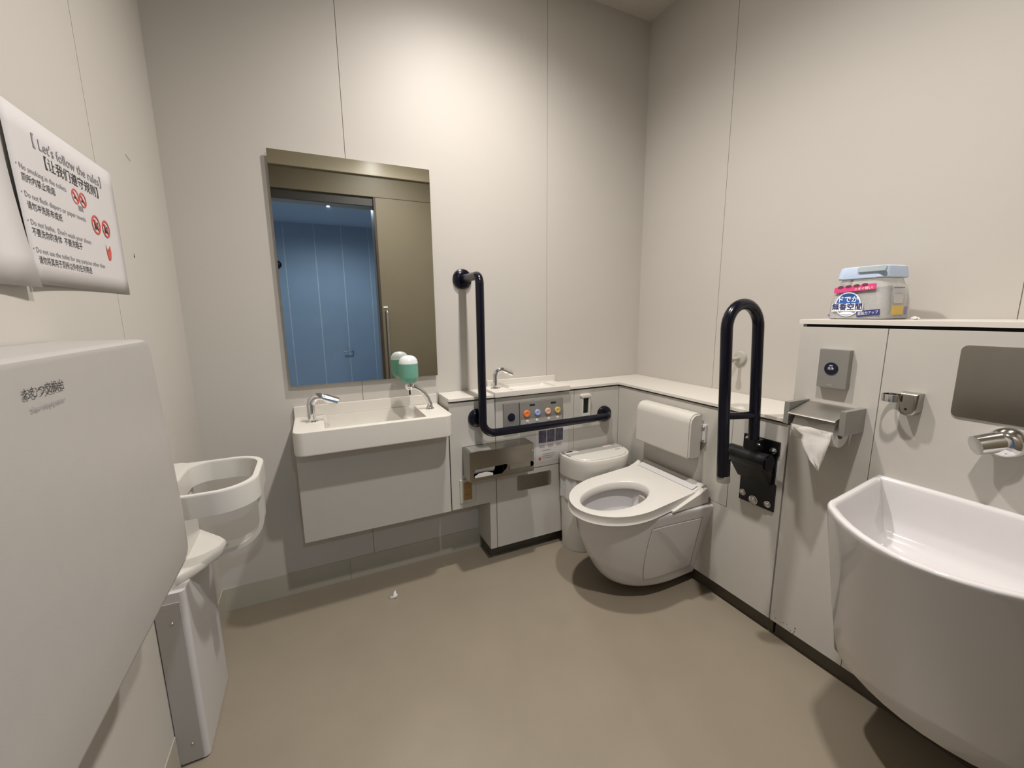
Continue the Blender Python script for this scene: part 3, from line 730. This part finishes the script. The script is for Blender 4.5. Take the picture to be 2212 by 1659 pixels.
# holder for a hand shower
t = thing('shower_holder', (PX, .518, .905), 'grey chrome hand shower holder with open ring', 'holder')
sec = [(-.020, .030), (-.020, -.008), (-.0185, -.018), (-.013, -.027), (0, -.031), (.013, -.027), (.0185, -.018), (.020, -.008), (.020, .030)]
add('base', prism(sec, .034, FR(.518, .934), .007, 4), m_plate, t)
ro, ri, aa = .0225, .0195, []
cxr, cyr = 1.388, .552
outp = [(cxr+ro*math.cos(math.radians(a)), cyr+ro*math.sin(math.radians(a))) for a in range(-60, 241, 12)]
inp = [(cxr+ri*math.cos(math.radians(a)), cyr+ri*math.sin(math.radians(a))) for a in range(240, -61, -12)]
add('ring', prism(outp+inp, .019, FT(0, 0, .938), .001), m_chrome, t)
add('set_screw', lathe([(0, 0), (.0035, 0), (.003, .001), (0, .0006)], FR(.520, .922, PX-.034), 10), m_blackmet, t)
# chrome spout
t = thing('sink_spout', (PX, .345, .85), 'stubby chrome spout above the large sink', 'faucet')
add('body', lathe([(0, 0), (.036, 0), (.036, .006), (.034, .018), (.028, .030), (.018, .036), (0, .038)], FR(.342, .876), 32), m_chrome, t)
add('outlet', tube([V(PX-.016, .346, .880), V(PX-.034, .362, .874), V(PX-.053, .378, .867)], [.024, .0235, .0225], 24), m_chrome, t)

# ================================================================== LARGE SLOP SINK
SY = .318
def sk(z, front, side, back_side, bow, cr, n=10):
    """plan outline of the sink: wall corners, side, rounded corner, bowed front"""
    xf = front+bow
    P = [V(PX, SY+back_side, 0)]
    for i in range(1, 5): f = i/5; P.append(V(PX+(xf+cr-PX)*f, SY+back_side+(side-back_side)*f, 0))
    # corner
    c = V(xf+cr, SY+side-cr, 0)
    for i in range(n+1):
        a = math.radians(90+42*i/n); P.append(c+V(cr*math.cos(a), cr*math.sin(a), 0))
    s = P[-1].copy(); yS = s.y-SY
    for i in range(1, 12):
        y = yS*(1-2*i/12); P.append(V(front+(s.x-front)*(y/yS)**2, SY+y, 0))
    for p in reversed(P[:5+n+1]): P.append(V(p.x, 2*SY-p.y, 0))
    return [(p.x, p.y, z) for p in P]
t = thing('slop_sink', (1.22, SY, .18), 'large white ceramic slop sink hung on the tall cabinet', 'sink')
O = lambda z, f: sk(z, .966+.195*f, .222+.018*f, .255, .085-.02*f, .085-.01*f)
rings = [sk(.205, 1.28, .19, .22, .03, .05), sk(.218, 1.215, .222, .25, .05, .065), sk(.232, 1.180, .234, .254, .06, .075), O(.25, .93), O(.32, .79), O(.42, .57), O(.52, .37), O(.60, .21), O(.66, .09), O(.70, .02), O(.712, 0)]
def inset(pts, d, z, wall=0.0):
    n = len(pts); out = []
    for i in range(n):
        a_, p_, b_ = Vector(pts[i-1][:2]), Vector(pts[i][:2]), Vector(pts[(i+1) % n][:2])
        e1 = (p_-a_).normalized(); e2 = (b_-p_).normalized()
        n1, n2 = Vector((-e1.y, e1.x)), Vector((-e2.y, e2.x))
        if abs(p_.x-PX) < 1e-4:                      # on the cabinet face
            q = Vector((PX-wall, p_.y+(-d if p_.y > SY else d)))
        else:
            nn = (n1+n2).normalized(); q = p_+nn*(d/max(.5, nn.dot(n1))); q.x = min(q.x, PX-wall)
        out.append((q.x, q.y, z))
    return out
o2 = O(.70, 0)
def shrink(k, z, wall):
    c_ = inset(o2, .03, z, .026); return [((PX-wall)+(x-(PX-.026))*k, SY+(y-SY)*k, z) for x, y, _ in c_]
rings += [inset(o2, .0025, .7165), inset(o2, .006, .7185, .002), inset(o2, .012, .7185, .010), inset(o2, .0165, .7165, .016), inset(o2, .020, .710, .020), inset(o2, .024, .69, .022),
          shrink(.985, .655, .028), shrink(.96, .62, .032), shrink(.91, .587, .045), shrink(.80, .570, .075), shrink(.5, .562, .13)]
add('bowl', loft(rings), m_ceramic, t, sharp=50)
add('drain', lathe([(0, .004), (.028, .004), (.032, 0), (0, 0)], FT(1.24, SY, .561)), m_chrome, t)

# ================================================================== AIR FRESHENER
AX, AY, AZ = 1.536, .700, 1.151
t = thing('air_freshener', (AX, AY, AZ), 'clear plastic jar of air freshener with pale blue cap on the shelf', 'air freshener')
Rr = Matrix.Rotation(math.radians(-6), 4, 'Z')
def ja(x0, x1, y0, y1, z, r): return [tuple(Vector((AX, AY, 0)) + (Rr @ Vector((a, b, 0))) + V(0, 0, AZ+z)) for a, b in rr(x0, x1, y0, y1, r, 6)]
J = [(0, .061, .074), (.004, .065, .080), (.05, .064, .078), (.085, .060, .072), (.105, .055, .064), (.118, .053, .060)]
add('jar', loft([ja(-a, a, -b, b, z, .022) for z, a, b in J]), m_clear, t, sharp=40)
add('gel_beads', loft([ja(-a*.93, a*.93, -b*.93, b*.93, max(z, .004), .02) for z, a, b in J[:4]]+[ja(-.05, .05, -.06, .06, .088, .02)]), m_beads, t, sharp=40)
cpp = [(.119, .058, .067), (.122, .060, .069), (.140, .059, .067), (.152, .057, .064), (.155, .052, .059)]
add('cap', loft([ja(-a, a, -b, b, z, .024) for z, a, b in cpp]), m_cap, t, sharp=40)
add('cap_tab', prism(rr(-.034, .040, -.016, .0, .006), .006, frame((AX, AY, AZ+.153), Rr @ V(0, -1, 0)*1, (0, 0, 1), Rr @ V(-1, 0, 0)) @ Matrix.Translation((.030, 0, .0585)), .002), mat('grey_blue_plastic', (.42, .49, .52), .45), t)
FA = frame((AX, AY, AZ), Rr @ V(0, -1, 0), V(0, 0, 1), Rr @ V(-1, 0, 0))          # on the jar's face towards the room
def on(dx, dz, lift=.0662): return FA @ Matrix.Translation((dx, dz, lift))
add('label_disc', prism(circ(.036, 32), .0005, on(-.018, .045)), m_whitep, t)
add('label_disc', prism(circ(.0325, 32), .0005, on(-.018, .045, .0667)), m_bluep, t)
add('label_gloss', prism(circ(.020, 20, 0, .012, .006), .0003, on(-.018, .0605, .0669)), m_bluel, t)
add('label_band', prism(rr(-.043, .043, -.012, .012, .001), .0005, on(-.018, .036, .0675)), m_whitep, t)
text('label_text', '無香空間', .0215, on(-.018, .0365, .068), m_navyp, t, bold=.0004)
text('label_text', 'ドでか', .0200, on(-.018, .0585, .0674), m_whitep, t, bold=.0004)
add('label_swoosh', prism(circ(.022, 20, 0, 0, .004), .0004, on(-.018, .0185, .0672)), m_whitep, t)
fr = FA @ Matrix.Translation((0, 0, .0655)) @ Matrix.Rotation(math.radians(-14), 4, 'X')
bandM = on(0, .092, .0645) @ Matrix.Rotation(math.radians(4), 4, 'Z') @ Matrix.Rotation(math.radians(-8), 4, 'X')
add('label_banner', prism(rr(-.062, .052, -.0085, .0085, .003), .0006, bandM), m_pink, t)
for k in range(4): add('banner_badge', prism(circ(.0085, 16, 0, 0, .0045), .0005, bandM @ Matrix.Translation((-.044+.022*k, .0075, .0006))), mat('dark_red_print%d' % k, (.12, .03, .04), .6) if k == 0 else MATS['dark_red_print0'], t)
text('label_text', 'ニオイ戦い!', .0095, bandM @ Matrix.Translation((.020, -.0035, .0006)), m_whitep, t)
sm_ = on(.040, .019, .0662) @ Matrix.Rotation(math.radians(6), 4, 'Z')
add('label_tag', prism(rr(-.030, .030, -.0085, .0085, .001), .0006, sm_), m_navyp, t)
text('label_text', '脱臭力アップ', .0105, sm_ @ Matrix.Translation((0, 0, .0006)), m_whitep, t, sx=.85)
SD = frame((AX, AY, AZ), Rr @ V(1, 0, 0), V(0, 0, 1), Rr @ V(0, -1, 0))           # side towards the right of the picture
def os_(dx, dz, lift=.0805): return SD @ Matrix.Translation((dx, dz, lift))
add('side_label', prism(rr(-.040, .030, .010, .098, .002), .0004, os_(0, 0, .0795)), m_clear, t)
add('side_label', prism(rr(-.036, .016, .014, .040, .001), .0006, os_(0, 0, .0800)), m_yel, t)
add('side_label', prism(rr(.022, .034, .014, .036, .001), .0006, os_(0, 0, .0800)), mat('mauve_print', (.25, .22, .38), .6), t)
add('side_label', prism(rr(-.032, .010, .046, .072, .006), .0006, os_(0, 0, .0800)), m_plast2, t)
add('side_label', prism(rr(-.036, .012, .088, .092), .0006, os_(0, 0, .0790)), m_navyp, t)
add('price_mark', prism(rr(-.003, .003, -.003, .003), .0003, on(-.069, .012, .0662)), mat('violet_print', (.22, .10, .40), .6), t)

def crumple(name, c, s, seed, label, cat, flat=.6):
    random.seed(seed)
    bm = B(); bmesh.ops.create_icosphere(bm, subdivisions=3, radius=1)
    ph = [(Vector((random.uniform(-1, 1), random.uniform(-1, 1), random.uniform(-1, 1))).normalized(), random.uniform(-.1, .8), random.uniform(.2, .5)) for _ in range(16)]
    for v in bm.verts:
        d = 1.0; n_ = v.co.normalized()
        for a, lv, k in ph:
            q = n_.dot(a)-lv
            if q > 0: d -= q*k
        v.co = n_*max(d, .35)+Vector((random.uniform(-.05, .05),)*3)
    zmin = min(v.co.z for v in bm.verts)
    for v in bm.verts: v.co = V(c[0]+v.co.x*s[0], c[1]+v.co.y*s[1], c[2]+(v.co.z-zmin)*s[2])
    return add(name, bm, m_tissue, sharp=25, label=label, cat=cat)
crumple('crumpled_tissue', (1.50, .572, 1.151), (.012, .0165, .008), 3, 'small crumpled white tissue on the shelf beside the air freshener', 'tissue')
# torn scrap on the floor
bm = B()
pts = [(.193, 1.655, .004), (.204, 1.657, .003), (.208, 1.648, .007), (.214, 1.652, .020), (.222, 1.650, .030), (.224, 1.645, .019), (.229, 1.640, .014), (.222, 1.636, .004), (.207, 1.640, .001), (.196, 1.645, .0005)]
cc = bm.verts.new((.212, 1.645, .009)); vs = [bm.verts.new(p) for p in pts]
for i in range(len(vs)): bm.faces.new((cc, vs[i], vs[(i+1) % len(vs)]))
ob = add('tissue_scrap', bm, m_tissue, sharp=20, label='torn scrap of white tissue lying on the beige floor', cat='tissue')
sm = ob.modifiers.new('solid', 'SOLIDIFY'); sm.thickness = .0006

# ================================================================== NOTICES ON THE LEFT WALL
t = thing('notice', (XL, 1.19, 1.238), 'large white paper notice of washroom rules in English and Chinese', 'notice')
bm = B(); g = []
NY, NZ = 14, 8
for j in range(NZ+1):
    row = []
    for i in range(NY+1):
        y = .978+(1.400-.978)*i/NY; z = 1.240+(1.528-1.240)*j/NZ
        fx = .0012+.006*(1-i/NY)**3*(1-j/NZ)+.003*(1-i/NY)**4
        row.append(bm.verts.new((XL+fx, y, z)))
    g.append(row)
for a, b in zip(g, g[1:]):
    for i in range(NY): bm.faces.new((a[i], a[i+1], b[i+1], b[i]))
ob = add('sheet', bm, m_paper, t, sharp=80); s_ = ob.modifiers.new('solid', 'SOLIDIFY'); s_.thickness = .0004; s_.offset = 0
def curl(y, z):
    i, j = min(max((y-.978)/.422, 0), 1), min(max((z-1.24)/.288, 0), 1)
    return .0012+.006*(1-i)**3*(1-j)+.003*(1-i)**4
def tline(s, y0, y1, z, size, m=m_print, bold=.0):
    o = text('print_line', s, size, FL(0, z, XL), m, t, 'LEFT', 1, bold=bold, lift=.0009)
    off = ROOTLOC[o]
    ya = min(v.co.y for v in o.data.vertices); yb = max(v.co.y for v in o.data.vertices)
    for v in o.data.vertices:
        v.co.y = y0+(v.co.y-ya)/(yb-ya)*(y1-y0)-off.y
        v.co.x += curl(v.co.y+off.y, v.co.z+off.z)
    return o
for s_, y0, y1, z, h_, m_ in (("【 Let's follow the rules】", 1.062, 1.330, 1.486, .0265, m_print2), ('【让我们遵守规则】', 1.092, 1.306, 1.4585, .0250, m_print),
        ("・No smoking in the toilets", .992, 1.157, 1.4305, .0135, m_print2), ('厕所内禁止吸烟', 1.002, 1.109, 1.4130, .0150, m_print),
        ("・Do not flush diapers or paper towels", .990, 1.221, 1.3865, .0135, m_print2), ('请勿冲洗尿布或纸', 1.001, 1.119, 1.3690, .0150, m_print),
        ("・Do not bathe.  Don't wash your shoes", .990, 1.227, 1.3420, .0135, m_print2), ('不要洗你的身体  不要洗鞋子', .998, 1.182, 1.3260, .0150, m_print),
        ("・Do not use the toilet for any purpose other than", .988, 1.276, 1.2970, .0130, m_print2), ('请勿将其用于厕所以外的任何用途', 1.000, 1.207, 1.2805, .0145, m_print)):
    tline(s_, y0, y1, z, h_, m_)
def ban(y, z, r, inner):
    ring_ = holed(circ(r, 24), [circ(r*.78, 24)], .0003, FL(y, z, XL+.0022)); add('ban_ring', ring_, m_red, t)
    add('ban_bar', prism([(-r*.6, r*.45), (-r*.45, r*.6), (r*.6, -r*.45), (r*.45, -r*.6)], .0003, FL(y, z, XL+.0026)), m_red, t)
    b = B()
    if inner == 'cig':
        merge(b, prism(rr(-r*.5, r*.5, -r*.3, -r*.1), .0003, FL(y, z, XL+.0022)))
    else:
        merge(b, prism(circ(r*.16, 10, -.2*r, .35*r), .0003, FL(y, z, XL+.0022))); merge(b, prism(rr(-.4*r, 0, -.5*r, .2*r, .003), .0003, FL(y, z, XL+.0022)))
        merge(b, prism(circ(r*.13, 10, .3*r, .2*r), .0003, FL(y, z, XL+.0022))); merge(b, prism(rr(.15*r, .45*r, -.5*r, .05*r, .003), .0003, FL(y, z, XL+.0022)))
    add('ban_figure', b, m_print, t)
ban(1.192, 1.4265, .0150, 'cig'); ban(1.223, 1.4260, .0150, 'cig')
add('ban_caption', boxm(XL+.0018, XL+.0022, 1.197, 1.217, 1.401, 1.411), m_print2, t)
ban(1.268, 1.385, .0205, 'fig'); ban(1.317, 1.3845, .0195, 'fig')
fl_ = [(-.012, .018), (-.006, .004), (-.002, .010), (.0, .003), (.004, .012), (.010, .018), (.012, .004), (.008, -.010), (.003, -.016), (-.005, -.016), (-.010, -.006)]
add('hand_mark', prism(fl_, .0003, FL(1.312, 1.330, XL+.0022)), m_red, t)
t = thing('notice', (XL, .85, 1.234), 'white paper notice cut off by the left edge of the picture', 'notice')
bm = B(); g = []
for j in range(7):
    row = []
    for i in range(9):
        f, q = i/8, j/6
        row.append(bm.verts.new((XL+.0015+.016*(f**3)*(1-q)**2, .560+.412*f, 1.234+.292*q)))
    g.append(row)
for a, b in zip(g, g[1:]):
    for i in range(8): bm.faces.new((a[i], a[i+1], b[i+1], b[i]))
ob = add('sheet', bm, m_paper, t, sharp=80); s_ = ob.modifiers.new('solid', 'SOLIDIFY'); s_.thickness = .0004; s_.offset = 0
add('wall_mark', prism([(-.004, -.005), (.004, -.005), (0, .005)], .0006, FL(1.478, 1.345)), m_print, label='tiny dark triangular mark on the wall right of the notice', cat='mark')
add('wall_mark', prism(rr(-.016, .016, -.0025, .0025, .002), .0006, FL(1.548, 1.610) @ Matrix.Rotation(math.radians(-12), 4, 'Z')), m_grey, label='grey scuff mark on the wall above right of the notice', cat='mark')

# ================================================================== NAPPY CHANGING TABLE (folded up)
t = thing('changing_table', (-.35, .62, .68), 'grey-white fold-down nappy changing table folded up on the left wall', 'changing table')
Y0, Y1 = .20, 1.032
def tsl(z, xf): return xf
prf = [(.0, .0), (.118, .0), (.134, .006), (.1395, .020), (.1395, .10), (.134, .30), (.1285, .452), (.1270, .4585), (.1220, .4622), (.115, .463), (0, .463)]
lidb = B(); ringsL = []
ny = 22
for i in range(ny+1):
    f = i/ny; y = Y0+(Y1-Y0)*f
    ringsL.append((y, 1.0))
ends = []
def cs(y, d):
    """profile at y, shrunk by d at ends for rounding"""
    out = []
    for a, b in prf:
        bb_ = b
        if b > .23: bb_ = b-d*1.0
        else: bb_ = b+d*1.0
        out.append((XL+.004+a*(1-min(.25, d*1.3)) if a > 0 else XL+.004, y, .680+bb_))
    return out
Rr_ = .040
ys = []
for i in range(7):
    a = math.pi/2*i/6; ys.append((Y0+Rr_*(1-math.sin(a)), Rr_*(1-math.cos(a))))
left_ = list(reversed(ys)); seq = [(y, d) for y, d in reversed(left_)]
seq = [(Y0+Rr_*(1-math.cos(math.pi/2*i/6)), Rr_*(1-math.sin(math.pi/2*i/6))) for i in range(7)]
seq += [(Y1-(y-Y0), d) for y, d in reversed(seq)]
add('tray', loft([cs(y, d) for y, d in seq]), m_table, t, sharp=40)
add('wall_bracket', boxm(XL, XL+.012, Y0+.06, Y1-.06, .70, 1.12), m_greyd, t)
add('hinge_pin', tube([V(XL+.115, Y1-.012, .703), V(XL+.115, Y1+.004, .703)], .006, 12), m_grey, t)
xtx = XL+.004+.1305
text('print_line', 'おむつ交換台', .0142, frame((-.2825, .649, 1.1035), (0, 1, 0), (-.036, 0, 1), (1, 0, .036)), m_print, t, 'CENTER', .97, bold=.0001)
text('print_line', 'Diaper changing station', .0072, frame((-.2819, .651, 1.0865), (0, 1, 0), (-.036, 0, 1), (1, 0, .036)), m_print2, t, 'CENTER', 1.0)

# ================================================================== BABY CHAIR
t = thing('baby_chair', (-.38, 1.38, 0), 'white wall-fixed baby safety chair with ring guard in the left corner', 'baby chair')
col = rr(XL+.0005, -.350, 1.212, 1.53, (.002, .012, .05, .002), 6)
add('column', loft([Rz(col, 0.004), Rz(col, .50)]), m_plast2, t, sharp=40)
add('base_strip', loft([Rz([(x-.002 if x > -.4 else x, y) for x, y in col], 0), Rz([(x-.002 if x > -.4 else x, y) for x, y in col], .005)]), m_kick, t)
add('front_plate', boxm(XL+.002, -.362, 1.2095, 1.2125, .012, .475, bev=.001), m_grey if False else m_table, t)
for z in (.06, .42): add('screw', lathe([(0, 0), (.004, 0), (.003, .0015), (0, .002)], frame((-.383, 1.2095, z), (1, 0, 0), (0, 0, 1), (0, -1, 0)), 10), m_chrome2, t)
bk = rr(XL+.0005, -.372, 1.215, 1.53, (.004, .03, .03, .004), 6)
add('back_shell', loft([Rz(bk, .49), Rz(bk, .72), Rz([(x-.004, y) for x, y in bk], .742)]), m_plast, t, sharp=40)
# ring guard: D-shaped band
def ringpts(x1, y0, y1, r, xw): return rr(xw, x1, y0, y1, (.002, r, r*.9, .002), 12)
ro_ = ringpts(-.172, 1.226, 1.524, .10, XL+.001); ri_ = rr(-.366, -.190, 1.243, 1.507, (.05, .085, .078, .05), 12)
bb_ = [Rz(ro_, .680), Rz(ro_, .736), Rz([(-.3+(x+.3)*.985, 1.375+(y-1.375)*.985) for x, y in ro_], .741), Rz([(-.28+(x+.28)*1.02, 1.375+(y-1.375)*1.02) for x, y in ri_], .741), Rz(ri_, .736), Rz(ri_, .680)]
bm = loft(bb_+[bb_[0]], False, False); bmesh.ops.remove_doubles(bm, verts=bm.verts[:], dist=1e-6)
add('ring_guard', bm, m_plast, t, sharp=40)
seat_pl = [(XL+.001, 1.225), (-.385, 1.228), (-.340, 1.275), (-.304, 1.335), (-.288, 1.362), (-.281, 1.385), (-.288, 1.408), (-.304, 1.435), (-.345, 1.485), (-.385, 1.535), (XL+.001, 1.54)]
add('seat', loft([Rz([(x-.006, y) for x, y in seat_pl], .498), Rz(seat_pl, .505), Rz(seat_pl, .518), Rz([(x-.003, y) for x, y in seat_pl], .523), Rz([(XL+.001+(x-XL-.001)*.86, 1.385+(y-1.385)*.88) for x, y in seat_pl], .517)]), m_plast, t, sharp=50)
# crotch strap from ring to seat
sp = fillet([(-.182, 0, .690), (-.186, 0, .520), (-.296, 0, .508)], .085, 10)
bm = B(); rows = []
for i, p in enumerate(sp):
    Tn = (sp[min(i+1, len(sp)-1)]-sp[max(i-1, 0)]).normalized(); Nn = V(-Tn.z, 0, Tn.x)
    hw = .024
    rows.append([p+Nn*.006+V(0, 1.385-hw, 0), p+Nn*.006+V(0, 1.385+hw, 0), p-Nn*.006+V(0, 1.385+hw, 0), p-Nn*.006+V(0, 1.385-hw, 0)])
add('crotch_strap', loft(rows), m_plast, t, sharp=40)
